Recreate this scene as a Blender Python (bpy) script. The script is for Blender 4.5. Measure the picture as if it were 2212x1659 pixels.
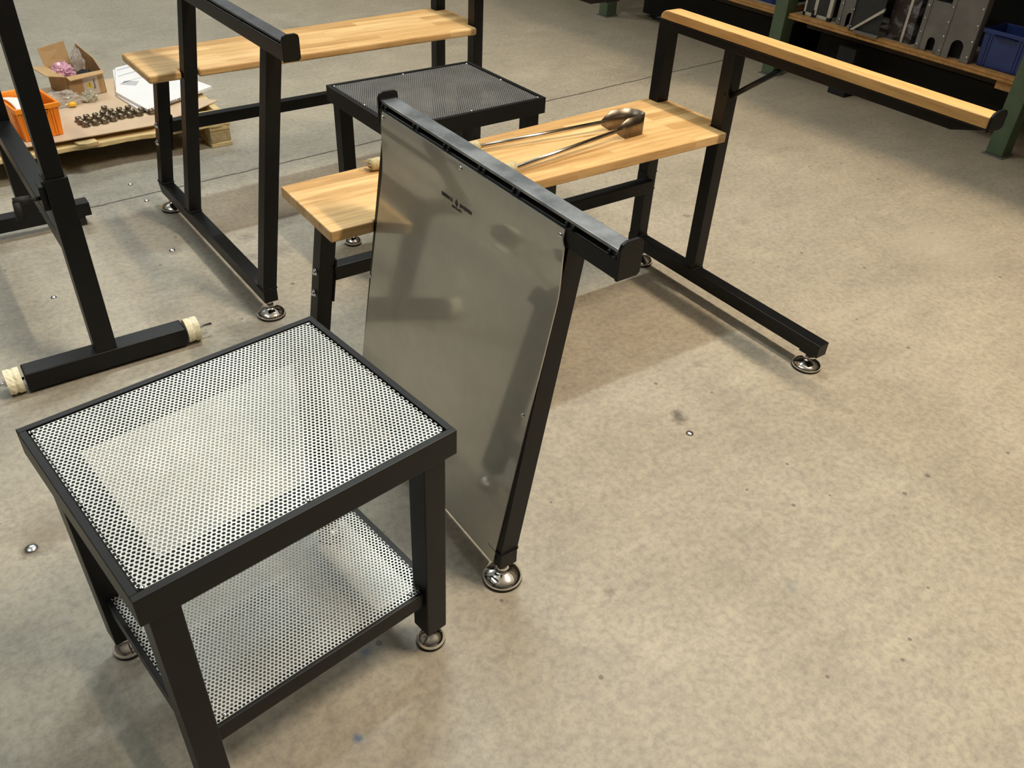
import bpy, bmesh, math, random
from mathutils import Vector, Matrix
random.seed(7)
for o in list(bpy.data.objects): bpy.data.objects.remove(o)
S = bpy.context.scene
COL = S.collection
R = math.radians

# ------------------------------------------------------------------ camera
cd = bpy.data.cameras.new('camera'); cam = bpy.data.objects.new('camera', cd); COL.objects.link(cam)
cd.sensor_fit = 'HORIZONTAL'; cd.sensor_width = 36.0; cd.lens = 1811.4/2212*36.0
cd.clip_start = 0.05; cd.clip_end = 100
cam.matrix_world = Matrix.Translation((0, 0, 1.4)) @ Matrix.Rotation(R(90-37.05), 4, 'X') @ Matrix.Rotation(R(3.185), 4, 'Z')
S.camera = cam

# ------------------------------------------------------------------ view + world
S.view_settings.view_transform = 'Standard'; S.view_settings.look = 'None'
S.view_settings.gamma = 1.0; S.view_settings.use_curve_mapping = False
S.view_settings.exposure = -0.4
w = bpy.data.worlds.new('world'); S.world = w; w.use_nodes = True
w.node_tree.nodes['Background'].inputs[0].default_value = (0.9, 0.93, 1.0, 1)
w.node_tree.nodes['Background'].inputs[1].default_value = 0.12

HY = R(37.5)                      # direction the hall, its racks and lamps are laid out in
def hall(s, a, z=0.0):            # hall coordinates -> world
    return Vector((math.cos(HY)*s + math.sin(HY)*a, math.sin(HY)*s - math.cos(HY)*a, z))

# ------------------------------------------------------------------ lamps (rows of ceiling tubes)
WARM = (1.0, 0.83, 0.63); COOL = (0.92, 0.985, 0.965); NEUT = (1.0, 0.92, 0.78)
def strip(s, a, ls, la, power, col, z=4.5):
    l = bpy.data.lights.new('ceiling_strip_light', 'AREA'); l.shape = 'RECTANGLE'
    l.size = ls; l.size_y = la; l.energy = power; l.color = col
    o = bpy.data.objects.new('ceiling_strip_light', l); COL.objects.link(o)
    o.location = hall(s, a, z); o.rotation_euler = (0, 0, HY)
    return o
strip(2.26, 0.24, 0.14, 1.5, 255, WARM)
strip(1.9, -2.95, 1.5, 0.14, 142, COOL)
strip(1.0, -7.5, 3.0, 0.14, 85, COOL)
strip(-1.8, -2.0, 0.14, 3.0, 42, COOL)
# the bare tubes light the ceiling as well
for (s_, a_, ls_, la_, p_, c_) in ((2.26, 0.24, 0.14, 1.5, 60, WARM), (-1.8, -2.0, 0.14, 3.0, 45, COOL), (1.0, -7.5, 3.0, 0.14, 150, COOL)):
    o_ = strip(s_, a_, ls_, la_, p_, c_, 4.56); o_.rotation_euler = (math.pi, 0, HY)

# ------------------------------------------------------------------ materials
def mat(name, col, rough=0.5, metal=0.0, spec=0.5, coat=0.0, **k):
    m = bpy.data.materials.new(name); m.use_nodes = True
    b = m.node_tree.nodes['Principled BSDF']
    b.inputs['Base Color'].default_value = (*col, 1); b.inputs['Roughness'].default_value = rough
    b.inputs['Metallic'].default_value = metal; b.inputs['Specular IOR Level'].default_value = spec
    b.inputs['Coat Weight'].default_value = coat
    for n, v in k.items(): b.inputs[n.replace('_', ' ')].default_value = v
    return m
def N(m, t, **k):
    n = m.node_tree.nodes.new(t)
    for a, v in k.items(): setattr(n, a, v)
    return n
def L(m, a, b): m.node_tree.links.new(a, b)
def noise(m, scale, detail=4, rough=0.6, vec=None, dist=0.0):
    n = N(m, 'ShaderNodeTexNoise'); n.inputs['Scale'].default_value = scale
    n.inputs['Detail'].default_value = detail; n.inputs['Roughness'].default_value = rough; n.inputs['Distortion'].default_value = dist
    if vec is not None: L(m, vec, n.inputs['Vector'])
    return n
def ramp(m, src, stops):
    r = N(m, 'ShaderNodeValToRGB'); e = r.color_ramp.elements
    e[0].position, e[0].color = stops[0][0], (*stops[0][1], 1)
    e[1].position, e[1].color = stops[1][0], (*stops[1][1], 1)
    for p, c in stops[2:]: x = e.new(p); x.color = (*c, 1)
    L(m, src, r.inputs[0]); return r
def mixc(m, fac, a, b, mode='MIX'):
    x = N(m, 'ShaderNodeMix', data_type='RGBA', blend_type=mode)
    for i, v in ((0, fac), (6, a), (7, b)):
        if isinstance(v, (int, float)): x.inputs[i].default_value = v
        elif isinstance(v, tuple): x.inputs[i].default_value = (*v, 1)
        else: L(m, v, x.inputs[i])
    return x.outputs[2]
def math_(m, op, a, b=None, c=None, clamp=False):
    x = N(m, 'ShaderNodeMath', operation=op); x.use_clamp = clamp
    for i, v in enumerate((a, b, c)):
        if v is None: continue
        if isinstance(v, (int, float)): x.inputs[i].default_value = v
        else: L(m, v, x.inputs[i])
    return x.outputs[0]
def objco(m): return N(m, 'ShaderNodeTexCoord').outputs['Object']
def bump(m, h, strength=0.2, dist=0.01):
    b = N(m, 'ShaderNodeBump'); b.inputs['Strength'].default_value = strength; b.inputs['Distance'].default_value = dist
    L(m, h, b.inputs['Height']); L(m, b.outputs[0], m.node_tree.nodes['Principled BSDF'].inputs['Normal'])
def setc(m, c, sock='Base Color'): L(m, c, m.node_tree.nodes['Principled BSDF'].inputs[sock])
def varied(name, c1, c2, scale, rough=0.5, metal=0.0, bs=0.0, detail=4, **k):
    m = mat(name, c1, rough, metal, **k); v = objco(m); n = noise(m, scale, detail, vec=v)
    r = ramp(m, n.outputs[0], [(0.35, c1), (0.65, c2)]); setc(m, r.outputs[0])
    if bs: bump(m, n.outputs[0], bs, 0.002)
    return m

M_black = varied('black_powder_coat', (0.0028, 0.0030, 0.0034), (0.005, 0.0053, 0.0058), 30, 0.42, bs=0.05, spec=0.32)
M_steel = varied('brushed_steel_panel', (0.58, 0.575, 0.535), (0.64, 0.635, 0.59), 5, 0.11, 1.0)
def hazy_steel():
    # satin sheet: a broad brushed lobe under a weaker clear reflection
    m = M_steel; nt = m.node_tree; b = nt.nodes['Principled BSDF']; b.inputs['Roughness'].default_value = 0.52
    g = nt.nodes.new('ShaderNodeBsdfGlossy'); g.inputs['Color'].default_value = (0.56, 0.555, 0.52, 1); g.inputs['Roughness'].default_value = 0.075
    mx = nt.nodes.new('ShaderNodeMixShader'); v = objco(m); n = noise(m, 7, 4, 0.6, v, 0.6)
    r = ramp(m, n.outputs[0], [(0.3, (0.26,)*3), (0.7, (0.38,)*3)]); nt.links.new(r.outputs[0], mx.inputs[0])
    nt.links.new(b.outputs[0], mx.inputs[1]); nt.links.new(g.outputs[0], mx.inputs[2]); nt.links.new(mx.outputs[0], nt.nodes['Material Output'].inputs[0])
hazy_steel()
M_alu = varied('scuffed_aluminium', (0.22, 0.23, 0.24), (0.44, 0.45, 0.46), 16, 0.40, 1.0)
M_dalu = varied('dark_metal_strip', (0.13, 0.13, 0.14), (0.20, 0.20, 0.21), 20, 0.4, 1.0)
M_chrome = mat('chrome', (0.92, 0.89, 0.86), 0.07, 1.0)
M_rubber = mat('black_rubber', (0.015, 0.015, 0.015), 0.7)
M_perf = varied('galvanised_perforated_sheet', (0.50, 0.51, 0.49), (0.62, 0.63, 0.61), 7, 0.38, 0.6)
M_perfd = varied('black_perforated_sheet', (0.19, 0.19, 0.185), (0.26, 0.26, 0.255), 9, 0.42, 0.5)
M_zinc = mat('zinc_screw', (0.75, 0.76, 0.78), 0.22, 1.0)
M_toolsteel = varied('tool_spring_steel', (0.15, 0.125, 0.10), (0.27, 0.225, 0.17), 30, 0.36, 1.0)
M_toolrod = varied('tool_rod_steel', (0.48, 0.43, 0.36), (0.62, 0.57, 0.50), 30, 0.25, 1.0)
M_burlap = varied('burlap_wrap', (0.42, 0.36, 0.20), (0.58, 0.51, 0.32), 160, 0.95, bs=1.0)
M_foam = varied('cream_roller_wheel', (0.80, 0.74, 0.52), (0.90, 0.86, 0.66), 60, 0.8, bs=0.6)
M_orange = varied('orange_plastic', (0.95, 0.26, 0.01), (1.0, 0.33, 0.015), 5, 0.4)
M_blue = varied('blue_plastic', (0.018, 0.038, 0.16), (0.028, 0.055, 0.22), 5, 0.4)
M_card = varied('brown_cardboard', (0.44, 0.28, 0.13), (0.50, 0.33, 0.16), 12, 0.85)
M_cardl = varied('cardboard_sheet', (0.56, 0.42, 0.29), (0.62, 0.47, 0.33), 6, 0.8)
M_white = varied('white_panel', (0.86, 0.86, 0.89), (0.92, 0.92, 0.95), 3, 0.35)
M_paper = mat('white_label', (0.62, 0.58, 0.53), 0.6)
M_yellow = mat('yellow_print', (0.72, 0.55, 0.04), 0.5)
M_ink = mat('black_print', (0.03, 0.028, 0.022), 0.6)
M_bag = mat('clear_plastic_bag', (0.9, 0.9, 0.88), 0.12, Transmission_Weight=0.75, Alpha=0.55)
M_pink = mat('pink_plastic_bag', (0.86, 0.50, 0.66), 0.2, Transmission_Weight=0.35)
M_nut = varied('blackened_brass_nut', (0.15, 0.12, 0.085), (0.30, 0.25, 0.18), 60, 0.38, 0.85)
M_green = varied('green_painted_steel', (0.080, 0.120, 0.065), (0.10, 0.145, 0.082), 9, 0.5)
M_duct = varied('dull_galvanised_steel', (0.17, 0.158, 0.145), (0.22, 0.205, 0.19), 10, 0.55, 0.3)
M_case = varied('flight_case_panel', (0.02, 0.022, 0.022), (0.03, 0.032, 0.032), 10, 0.6)
M_casealu = varied('flight_case_edge', (0.55, 0.52, 0.46), (0.66, 0.63, 0.57), 14, 0.4, 0.5)
M_dark = mat('dark_parts_and_shade', (0.012, 0.011, 0.011), 0.8)  # black parts, and added blocks that stand in for shade in the rack
M_wall = varied('painted_wall', (0.22, 0.215, 0.20), (0.27, 0.26, 0.245), 1.5, 0.8)
M_ceil = varied('ceiling_sheet', (0.70, 0.70, 0.70), (0.76, 0.76, 0.75), 0.6, 0.8)

def marble():
    m = mat('marbled_box', (0.03, 0.02, 0.02), 0.4); v = objco(m)
    n = noise(m, 14, 6, 0.65, v, 1.5); r = ramp(m, n.outputs[0], [(0.50, (0.028, 0.017, 0.016)), (0.66, (0.24, 0.24, 0.27))]); setc(m, r.outputs[0]); return m
M_marble = marble()

def butcher(name, sy, sx, c1, c2, rough=0.38, axis='X'):
    """Glued wood staves running along local X (or Y), pores and growth lines in the colour and a slight bump"""
    m = mat(name, c1, rough, spec=0.45); v = objco(m)
    mp = N(m, 'ShaderNodeMapping'); L(m, v, mp.inputs[0])
    if axis == 'Y': mp.inputs['Rotation'].default_value = (0, 0, R(90))
    br = N(m, 'ShaderNodeTexBrick'); L(m, mp.outputs[0], br.inputs['Vector'])
    br.offset = 0.37; br.offset_frequency = 2; br.squash = 1
    br.inputs['Color1'].default_value = (0, 0, 0, 1); br.inputs['Color2'].default_value = (1, 1, 1, 1); br.inputs['Mortar'].default_value = (0.35, 0.35, 0.35, 1)
    br.inputs['Scale'].default_value = 1; br.inputs['Mortar Size'].default_value = 0.0004; br.inputs['Mortar Smooth'].default_value = 0.1
    br.inputs['Brick Width'].default_value = sx; br.inputs['Row Height'].default_value = sy
    base = ramp(m, br.outputs[0], [(0.0, c1), (1.0, c2), (0.5, tuple((p*0.55+q*0.45)*1.06 for p, q in zip(c1, c2)))])
    # each stave gets its own grain offset
    off = N(m, 'ShaderNodeVectorMath', operation='SCALE'); L(m, br.outputs[0], off.inputs[0]); off.inputs['Scale'].default_value = 7.3
    add = N(m, 'ShaderNodeVectorMath', operation='ADD'); L(m, mp.outputs[0], add.inputs[0]); L(m, off.outputs[0], add.inputs[1])
    st = N(m, 'ShaderNodeMapping'); st.inputs['Scale'].default_value = (2.2, 34, 20); L(m, add.outputs[0], st.inputs[0])
    n1 = noise(m, 1.6, 5, 0.6, st.outputs[0], 0.7)
    g = ramp(m, n1.outputs[0], [(0.30, (0.66, 0.57, 0.45)), (0.66, (1.08, 1.08, 1.08))])
    c = mixc(m, 0.85, base.outputs[0], g.outputs[0], 'MULTIPLY')
    st2 = N(m, 'ShaderNodeMapping'); st2.inputs['Scale'].default_value = (14, 420, 200); L(m, add.outputs[0], st2.inputs[0])
    n2 = noise(m, 1.0, 2, 0.5, st2.outputs[0])
    g2 = ramp(m, n2.outputs[0], [(0.35, (0.84, 0.79, 0.72)), (0.55, (1, 1, 1))])
    c = mixc(m, 0.6, c, g2.outputs[0], 'MULTIPLY'); setc(m, c); bump(m, n2.outputs[0], 0.06, 0.001)
    return m
M_seat = butcher('oak_butcher_block', 0.0455, 0.42, (0.58, 0.355, 0.145), (0.82, 0.570, 0.280))
M_rail = butcher('oak_rail', 0.5, 3.0, (0.70, 0.43, 0.17), (0.76, 0.47, 0.19), 0.4, 'Y')
M_pine = butcher('rough_pine', 0.7, 4.0, (0.62, 0.49, 0.25), (0.74, 0.60, 0.33), 0.85)
M_pine2 = varied('pressed_wood_block', (0.44, 0.35, 0.19), (0.58, 0.47, 0.28), 90, 0.9, bs=0.6)
M_chip = varied('chipboard', (0.40, 0.20, 0.06), (0.56, 0.30, 0.10), 40, 0.8)
M_brown = varied('dark_stained_beam', (0.045, 0.032, 0.020), (0.07, 0.05, 0.032), 14, 0.8)
M_chipgrey = varied('dusty_chipboard', (0.30, 0.27, 0.22), (0.40, 0.36, 0.30), 8, 0.85)

def concrete():
    m = mat('polished_concrete', (0.45, 0.4, 0.3), 0.42, spec=0.35); v = objco(m)
    sep = N(m, 'ShaderNodeSeparateXYZ'); L(m, v, sep.inputs[0])
    n0 = noise(m, 0.55, 3, 0.5, v); n1 = noise(m, 2.6, 6, 0.62, v, 0.5); n2 = noise(m, 60, 6, 0.72, v); n3 = noise(m, 9, 5, 0.65, v, 1.2)
    c = ramp(m, n1.outputs[0], [(0.25, (0.360, 0.333, 0.275)), (0.75, (0.450, 0.418, 0.345)), (0.5, (0.405, 0.375, 0.308))]).outputs[0]
    gx = math_(m, 'MULTIPLY_ADD', sep.outputs['X'], 0.22, -0.10, clamp=True)      # floor colour turns redder towards the rack side
    c = mixc(m, gx, c, mixc(m, 1.0, c, (1.12, 0.99, 0.84), 'MULTIPLY'))
    g3 = ramp(m, n3.outputs[0], [(0.30, (0.88, 0.88, 0.89)), (0.70, (1.07, 1.065, 1.05))]); c = mixc(m, 0.8, c, g3.outputs[0], 'MULTIPLY')
    g0 = ramp(m, n0.outputs[0], [(0.3, (0.95, 0.96, 0.98)), (0.7, (1.04, 1.02, 1.0))]); c = mixc(m, 1.0, c, g0.outputs[0], 'MULTIPLY')
    g2 = ramp(m, n2.outputs[0], [(0.36, (0.74, 0.745, 0.76)), (0.58, (1.07, 1.07, 1.06))]); c = mixc(m, 0.8, c, g2.outputs[0], 'MULTIPLY')
    n5 = noise(m, 24, 6, 0.7, v, 0.3); g5 = ramp(m, n5.outputs[0], [(0.36, (0.86, 0.86, 0.87)), (0.60, (1.04, 1.04, 1.03))]); c = mixc(m, 0.38, c, g5.outputs[0], 'MULTIPLY')
    # streaks from trowelling
    mp = N(m, 'ShaderNodeMapping'); mp.inputs['Rotation'].default_value = (0, 0, R(25)); mp.inputs['Scale'].default_value = (2, 14, 1); L(m, v, mp.inputs[0])
    n4 = noise(m, 1.4, 5, 0.65, mp.outputs[0], 0.4); g4 = ramp(m, n4.outputs[0], [(0.32, (0.90, 0.90, 0.90)), (0.68, (1.06, 1.06, 1.06))]); c = mixc(m, 0.6, c, g4.outputs[0], 'MULTIPLY')
    # small dark spots
    vo = N(m, 'ShaderNodeTexVoronoi'); vo.inputs['Scale'].default_value = 6.0; L(m, v, vo.inputs['Vector'])
    sc = N(m, 'ShaderNodeSeparateColor'); L(m, vo.outputs['Color'], sc.inputs[0])
    rad = math_(m, 'MULTIPLY', math_(m, 'POWER', sc.outputs[0], 4.0), 0.105)
    dd = math_(m, 'ADD', vo.outputs['Distance'], math_(m, 'MULTIPLY', math_(m, 'SUBTRACT', n2.outputs[0], 0.5), 0.07))
    spot = math_(m, 'MULTIPLY', math_(m, 'LESS_THAN', dd, rad), math_(m, 'MULTIPLY_ADD', sc.outputs[1], 0.45, 0.1))
    c = mixc(m, spot, c, (0.16, 0.145, 0.12))
    vo2 = N(m, 'ShaderNodeTexVoronoi'); vo2.inputs['Scale'].default_value = 19.0; L(m, v, vo2.inputs['Vector'])
    sc2 = N(m, 'ShaderNodeSeparateColor'); L(m, vo2.outputs['Color'], sc2.inputs[0])
    spot2 = math_(m, 'MULTIPLY', math_(m, 'LESS_THAN', vo2.outputs['Distance'], math_(m, 'MULTIPLY', math_(m, 'POWER', sc2.outputs[0], 5.0), 0.13)), 0.7)
    c = mixc(m, spot2, c, (0.12, 0.10, 0.085))
    # stains with a place of their own: (s, a, radius, strength, colour)
    for (s, a, r, k, col) in [(0.594, -2.134, .045, .45, (.17, .15, .12)), (0.461, -2.324, .06, .35, (.19, .17, .14)), (2.486, -1.836, .04, .5, (.26, .24, .20)),
                              (1.417, -1.108, .024, .75, (.10, .09, .08)), (0.297, -0.773, .010, .8, (.08, .16, .30)), (0.391, -0.926, .010, .7, (.12, .18, .28)),
                              (0.883, -0.773, .014, .6, (.18, .16, .12)), (1.22, -0.565, .020, .35, (.16, .20, .22)), (1.60, -1.12, .09, .25, (.24, .21, .17)), (1.428, -1.128, .018, .7, (.10, .09, .08)), (1.640, -1.26, .020, .5, (.14, .12, .10)), (-0.045, -1.555, .045, .6, (.20, .165, .12)), (-0.078, -1.542, .024, .8, (.09, .07, .05)), (.80, -2.52, .025, .5, (.15, .13, .11)), (.84, -2.66, .03, .45, (.15, .13, .11)), (.836, -3.14, .03, .4, (.15, .13, .11)), (.609, -.77, .016, .4, (.18, .16, .13)),
                              (-0.03, -1.60, .09, .40, (.22, .18, .13)), (0.59, -2.695, .035, .5, (.15, .13, .11)), (1.10, -2.78, .04, .4, (.19, .17, .14)),
                              (0.90, -2.52, .05, .45, (.17, .15, .12)), (3.45, -3.42, .22, .35, (.16, .15, .12)), (2.98, -1.30, .16, -.25, (.60, .52, .42))]:
        p = N(m, 'ShaderNodeVectorMath', operation='DISTANCE'); L(m, v, p.inputs[0]); p.inputs[1].default_value = (s, -a, 0)
        d = math_(m, 'ADD', math_(m, 'DIVIDE', p.outputs['Value'], r), math_(m, 'MULTIPLY_ADD', n3.outputs[0], 1.5, -0.75))
        d = math_(m, 'ADD', d, math_(m, 'MULTIPLY_ADD', n2.outputs[0], 1.2, -0.6))
        f = math_(m, 'MULTIPLY', math_(m, 'SUBTRACT', 1.25, d, clamp=True), abs(k)); c = mixc(m, f, c, col)
    # saw-cut joint across the slab
    wob = math_(m, 'MULTIPLY', math_(m, 'SUBTRACT', n3.outputs[0], 0.5), 0.022)
    jy = math_(m, 'ABSOLUTE', math_(m, 'ADD', math_(m, 'ADD', math_(m, 'MULTIPLY', sep.outputs['X'], -0.060), math_(m, 'ADD', sep.outputs['Y'], -3.136)), wob))
    jl = math_(m, 'MULTIPLY', math_(m, 'LESS_THAN', jy, math_(m, 'MULTIPLY_ADD', n2.outputs[0], 0.013, -0.0016)), 0.85)
    c = mixc(m, jl, c, (0.055, 0.045, 0.035)); 
    setc(m, c)
    rr = ramp(m, n1.outputs[0], [(0.3, (0.36,)*3), (0.7, (0.52,)*3)]); setc(m, rr.outputs[0], 'Roughness')
    bump(m, n2.outputs[0], 0.10, 0.002)
    return m
M_floor = concrete()

# ------------------------------------------------------------------ mesh helpers. Local coordinates (s, a, z): s right along the bench, a forward, z up
class MB:
    def __init__(self): self.v = []; self.f = []; self.sm = []
    def add(self, vs, fs, smooth=False):
        n = len(self.v); self.v += [(x, -y, z) for x, y, z in vs]
        self.f += [tuple(i+n for i in f) for f in fs]; self.sm += [smooth]*len(fs); return self
    def box(self, s0, s1, a0, a1, z0, z1):
        return self.hexa([(s0, a0, z0), (s1, a0, z0), (s1, a1, z0), (s0, a1, z0)], [(s0, a0, z1), (s1, a0, z1), (s1, a1, z1), (s0, a1, z1)])
    def hexa(self, b, t):
        return self.add(list(b)+list(t), [(0, 1, 2, 3), (4, 7, 6, 5), (0, 4, 5, 1), (1, 5, 6, 2), (2, 6, 7, 3), (3, 7, 4, 0)])
    def prism(self, pts, fn):                 # polygon in 2-D swept between fn(p,0) and fn(p,1)
        n = len(pts); vs = [fn(p, 0) for p in pts]+[fn(p, 1) for p in pts]
        return self.add(vs, [tuple(range(n)), tuple(range(2*n-1, n-1, -1))]+[(i, (i+1) % n, n+(i+1) % n, n+i) for i in range(n)])
    def lathe(self, prof, c=(0, 0, 0), n=24, axis='z', smooth=True, close=True):
        vs = []; fs = []
        for r, h in prof:
            for i in range(n):
                t = 2*math.pi*i/n; x, y = r*math.cos(t), r*math.sin(t)
                p = (x, y, h) if axis == 'z' else ((h, x, y) if axis == 's' else (x, h, y))
                vs.append((c[0]+p[0], c[1]+p[1], c[2]+p[2]))
        for j in range(len(prof)-1):
            for i in range(n): fs.append((j*n+i, j*n+(i+1) % n, (j+1)*n+(i+1) % n, (j+1)*n+i))
        if close: fs += [tuple(range(n)), tuple(range(len(prof)*n-1, (len(prof)-1)*n-1, -1))]
        return self.add(vs, fs, smooth)
    def rod(self, p, q, r, n=12, smooth=True):
        p, q = Vector(p), Vector(q); d = (q-p).normalized()
        u = d.orthogonal().normalized(); w_ = d.cross(u); vs = []
        for e in (p, q):
            for i in range(n): t = 2*math.pi*i/n; vs.append(tuple(e+u*r*math.cos(t)+w_*r*math.sin(t)))
        return self.add(vs, [(i, (i+1) % n, n+(i+1) % n, n+i) for i in range(n)]+[tuple(range(n)), tuple(range(2*n-1, n-1, -1))], smooth)
    def build(self, name, m, parent=None, bevel=0.0, seg=2, solid=0.0, recalc=True, kind=None, label=None):
        me = bpy.data.meshes.new(name); me.from_pydata(self.v, [], self.f)
        if recalc:
            bm = bmesh.new(); bm.from_mesh(me); bmesh.ops.recalc_face_normals(bm, faces=bm.faces); bm.to_mesh(me); bm.free()
        for p, s in zip(me.polygons, self.sm): p.use_smooth = s
        me.materials.append(m); o = bpy.data.objects.new(name, me); COL.objects.link(o)
        if solid: k = o.modifiers.new('solid', 'SOLIDIFY'); k.thickness = solid; k.offset = 0
        if bevel: k = o.modifiers.new('bevel', 'BEVEL'); k.width = bevel; k.segments = seg; k.limit_method = 'ANGLE'; k.angle_limit = R(40)
        if parent is not None: o.parent = parent
        if kind: o['kind'] = kind
        if label: o['label'] = label
        return o
def tag(o, label, cat, group=None):
    o['label'] = label; o['category'] = cat
    if group: o['group'] = group
    return o
def root(name, x, y, yaw, label, cat, group=None, z=0.0):
    o = bpy.data.objects.new(name, None); COL.objects.link(o); o.empty_display_size = 0.1
    o.location = (x, y, z); o.rotation_euler = (0, 0, R(yaw)); return tag(o, label, cat, group)
def hroot(name, s, a, z, label, cat, group=None, turn=0.0):
    p = hall(s, a, z); return root(name, p.x, p.y, 37.5+turn, label, cat, group, z)
def text(body, size, mtx, m, name, parent, ext=0.0003):
    c = bpy.data.curves.new(name, 'FONT'); c.body = body; c.size = size; c.align_x = 'CENTER'; c.align_y = 'CENTER'; c.extrude = ext; c.offset = size*0.018
    c.resolution_u = 4; tmp = bpy.data.objects.new(name, c); COL.objects.link(tmp)
    me = bpy.data.meshes.new_from_object(tmp.evaluated_get(bpy.context.evaluated_depsgraph_get())); bpy.data.objects.remove(tmp)
    me.materials.clear(); me.materials.append(m); o = bpy.data.objects.new(name, me); COL.objects.link(o); o.parent = parent; o.matrix_local = mtx; return o
def basis(o, x, y):      # matrix from origin and two (s,a,z) directions
    f = lambda p: Vector((p[0], -p[1], p[2])); X = f(x).normalized(); Y = f(y).normalized(); Z = X.cross(Y)
    m = Matrix((X, Y, Z)).transposed().to_4x4(); m.translation = f(o); return m

# ------------------------------------------------------------------ the hall
def setting(name, mb, m, **k):
    o = mb.build(name, m, **k); o.rotation_euler = (0, 0, HY); o['kind'] = 'structure'; return o
S0, S1, A0, A1, CH = -7.0, 10.0, -11.0, 6.0, 5.2
setting('floor', MB().box(S0, S1, A0, A1, -0.1, 0.0), M_floor)
setting('ceiling', MB().box(S0, S1, A0, A1, CH, CH+0.1), M_ceil)
setting('shade_slab_1', MB().box(2.80, S1, A0, A1, 2.6, 2.72), M_ceil)     # unseen slab added over the racks to shade the floor there
setting('wall_left', MB().box(S0-0.1, S0, A0, A1, 0, CH), M_wall)
setting('wall_right', MB().box(S1, S1+0.1, A0, A1, 0, CH), M_wall)
setting('wall_back', MB().box(S0, S1, A0-0.1, A0, 0, CH), M_wall)
setting('wall_front', MB().box(S0, S1, A1, A1+0.1, 0, CH), M_wall)

# ------------------------------------------------------------------ chrome levelling foot
FOOT = {}
def foot(parent, s, a, top, r=0.042, name='levelling_foot'):
    key = round(r, 3)
    k = r/0.042
    if key not in FOOT:
        prof = [(0.0415*k, 0.0060), (0.0422*k, 0.0080), (0.0415*k, 0.0108), (0.0385*k, 0.0150), (0.0330*k, 0.0190), (0.025*k, 0.0228), (0.017*k, 0.0258), (0.012*k, 0.0290), (0.0098*k, 0.034), (0.0095*k, 0.040)]
        FOOT[key] = (MB().lathe(prof, n=40), MB().lathe([(0.0410*k, 0.0), (0.0425*k, 0.003), (0.0418*k, 0.0068)], n=40))
    d, b = FOOT[key]
    mv = lambda mb, extra=None: (lambda q: (setattr(q, 'v', [(x+s, y-a, z) for x, y, z in mb.v]), setattr(q, 'f', list(mb.f)), setattr(q, 'sm', list(mb.sm)), q)[3])(MB())
    f = mv(d); f.rod((s, a, 0.035), (s, a, top), 0.0065*max(k, 0.8), 14)
    o = f.build(name, M_chrome, parent, label='chrome domed levelling foot')
    mv(b).build('rubber_pad', M_rubber, o)
    return o

# ------------------------------------------------------------------ glassblower's benches
bW, zt = 0.042, 0.097; hb = bW/2
Sl, LEAN, Sr = 0.058, 0.154, 1.2506
H, T = 0.5574, 0.0275
HrR, HrL, SrL = 0.8205, 0.832, 0.150
aR0, aR1, aR2, aRp, aRb = -0.051, 0.746, 0.969, 0.222, -0.043
aF, aB, aL1, wr = 0.872, -0.013, 1.022, 0.0205
def leanpost(mb, a0, a1, z0, z1, w=hb):
    q = lambda z: Sl+LEAN*(z-zt)
    return mb.hexa([(q(z0)-w, a0, z0), (q(z0)+w, a0, z0), (q(z0)+w, a1, z0), (q(z0)-w, a1, z0)], [(q(z1)-w, a0, z1), (q(z1)+w, a0, z1), (q(z1)+w, a1, z1), (q(z1)-w, a1, z1)])
def weld(mb, s0, s1, a0, a1, z):            # rippled bead around a joint
    for (p, q) in (((s0, a1), (s1, a1)), ((s0, a0), (s0, a1)), ((s1, a0), (s1, a1))):
        n = 10
        for i in range(n):
            t = (i+.5)/n; mb.lathe([(0.0014, -0.0035), (0.0042, 0), (0.0014, 0.004)], (p[0]+(q[0]-p[0])*t, p[1]+(q[1]-p[1])*t, z), 6)
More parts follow.
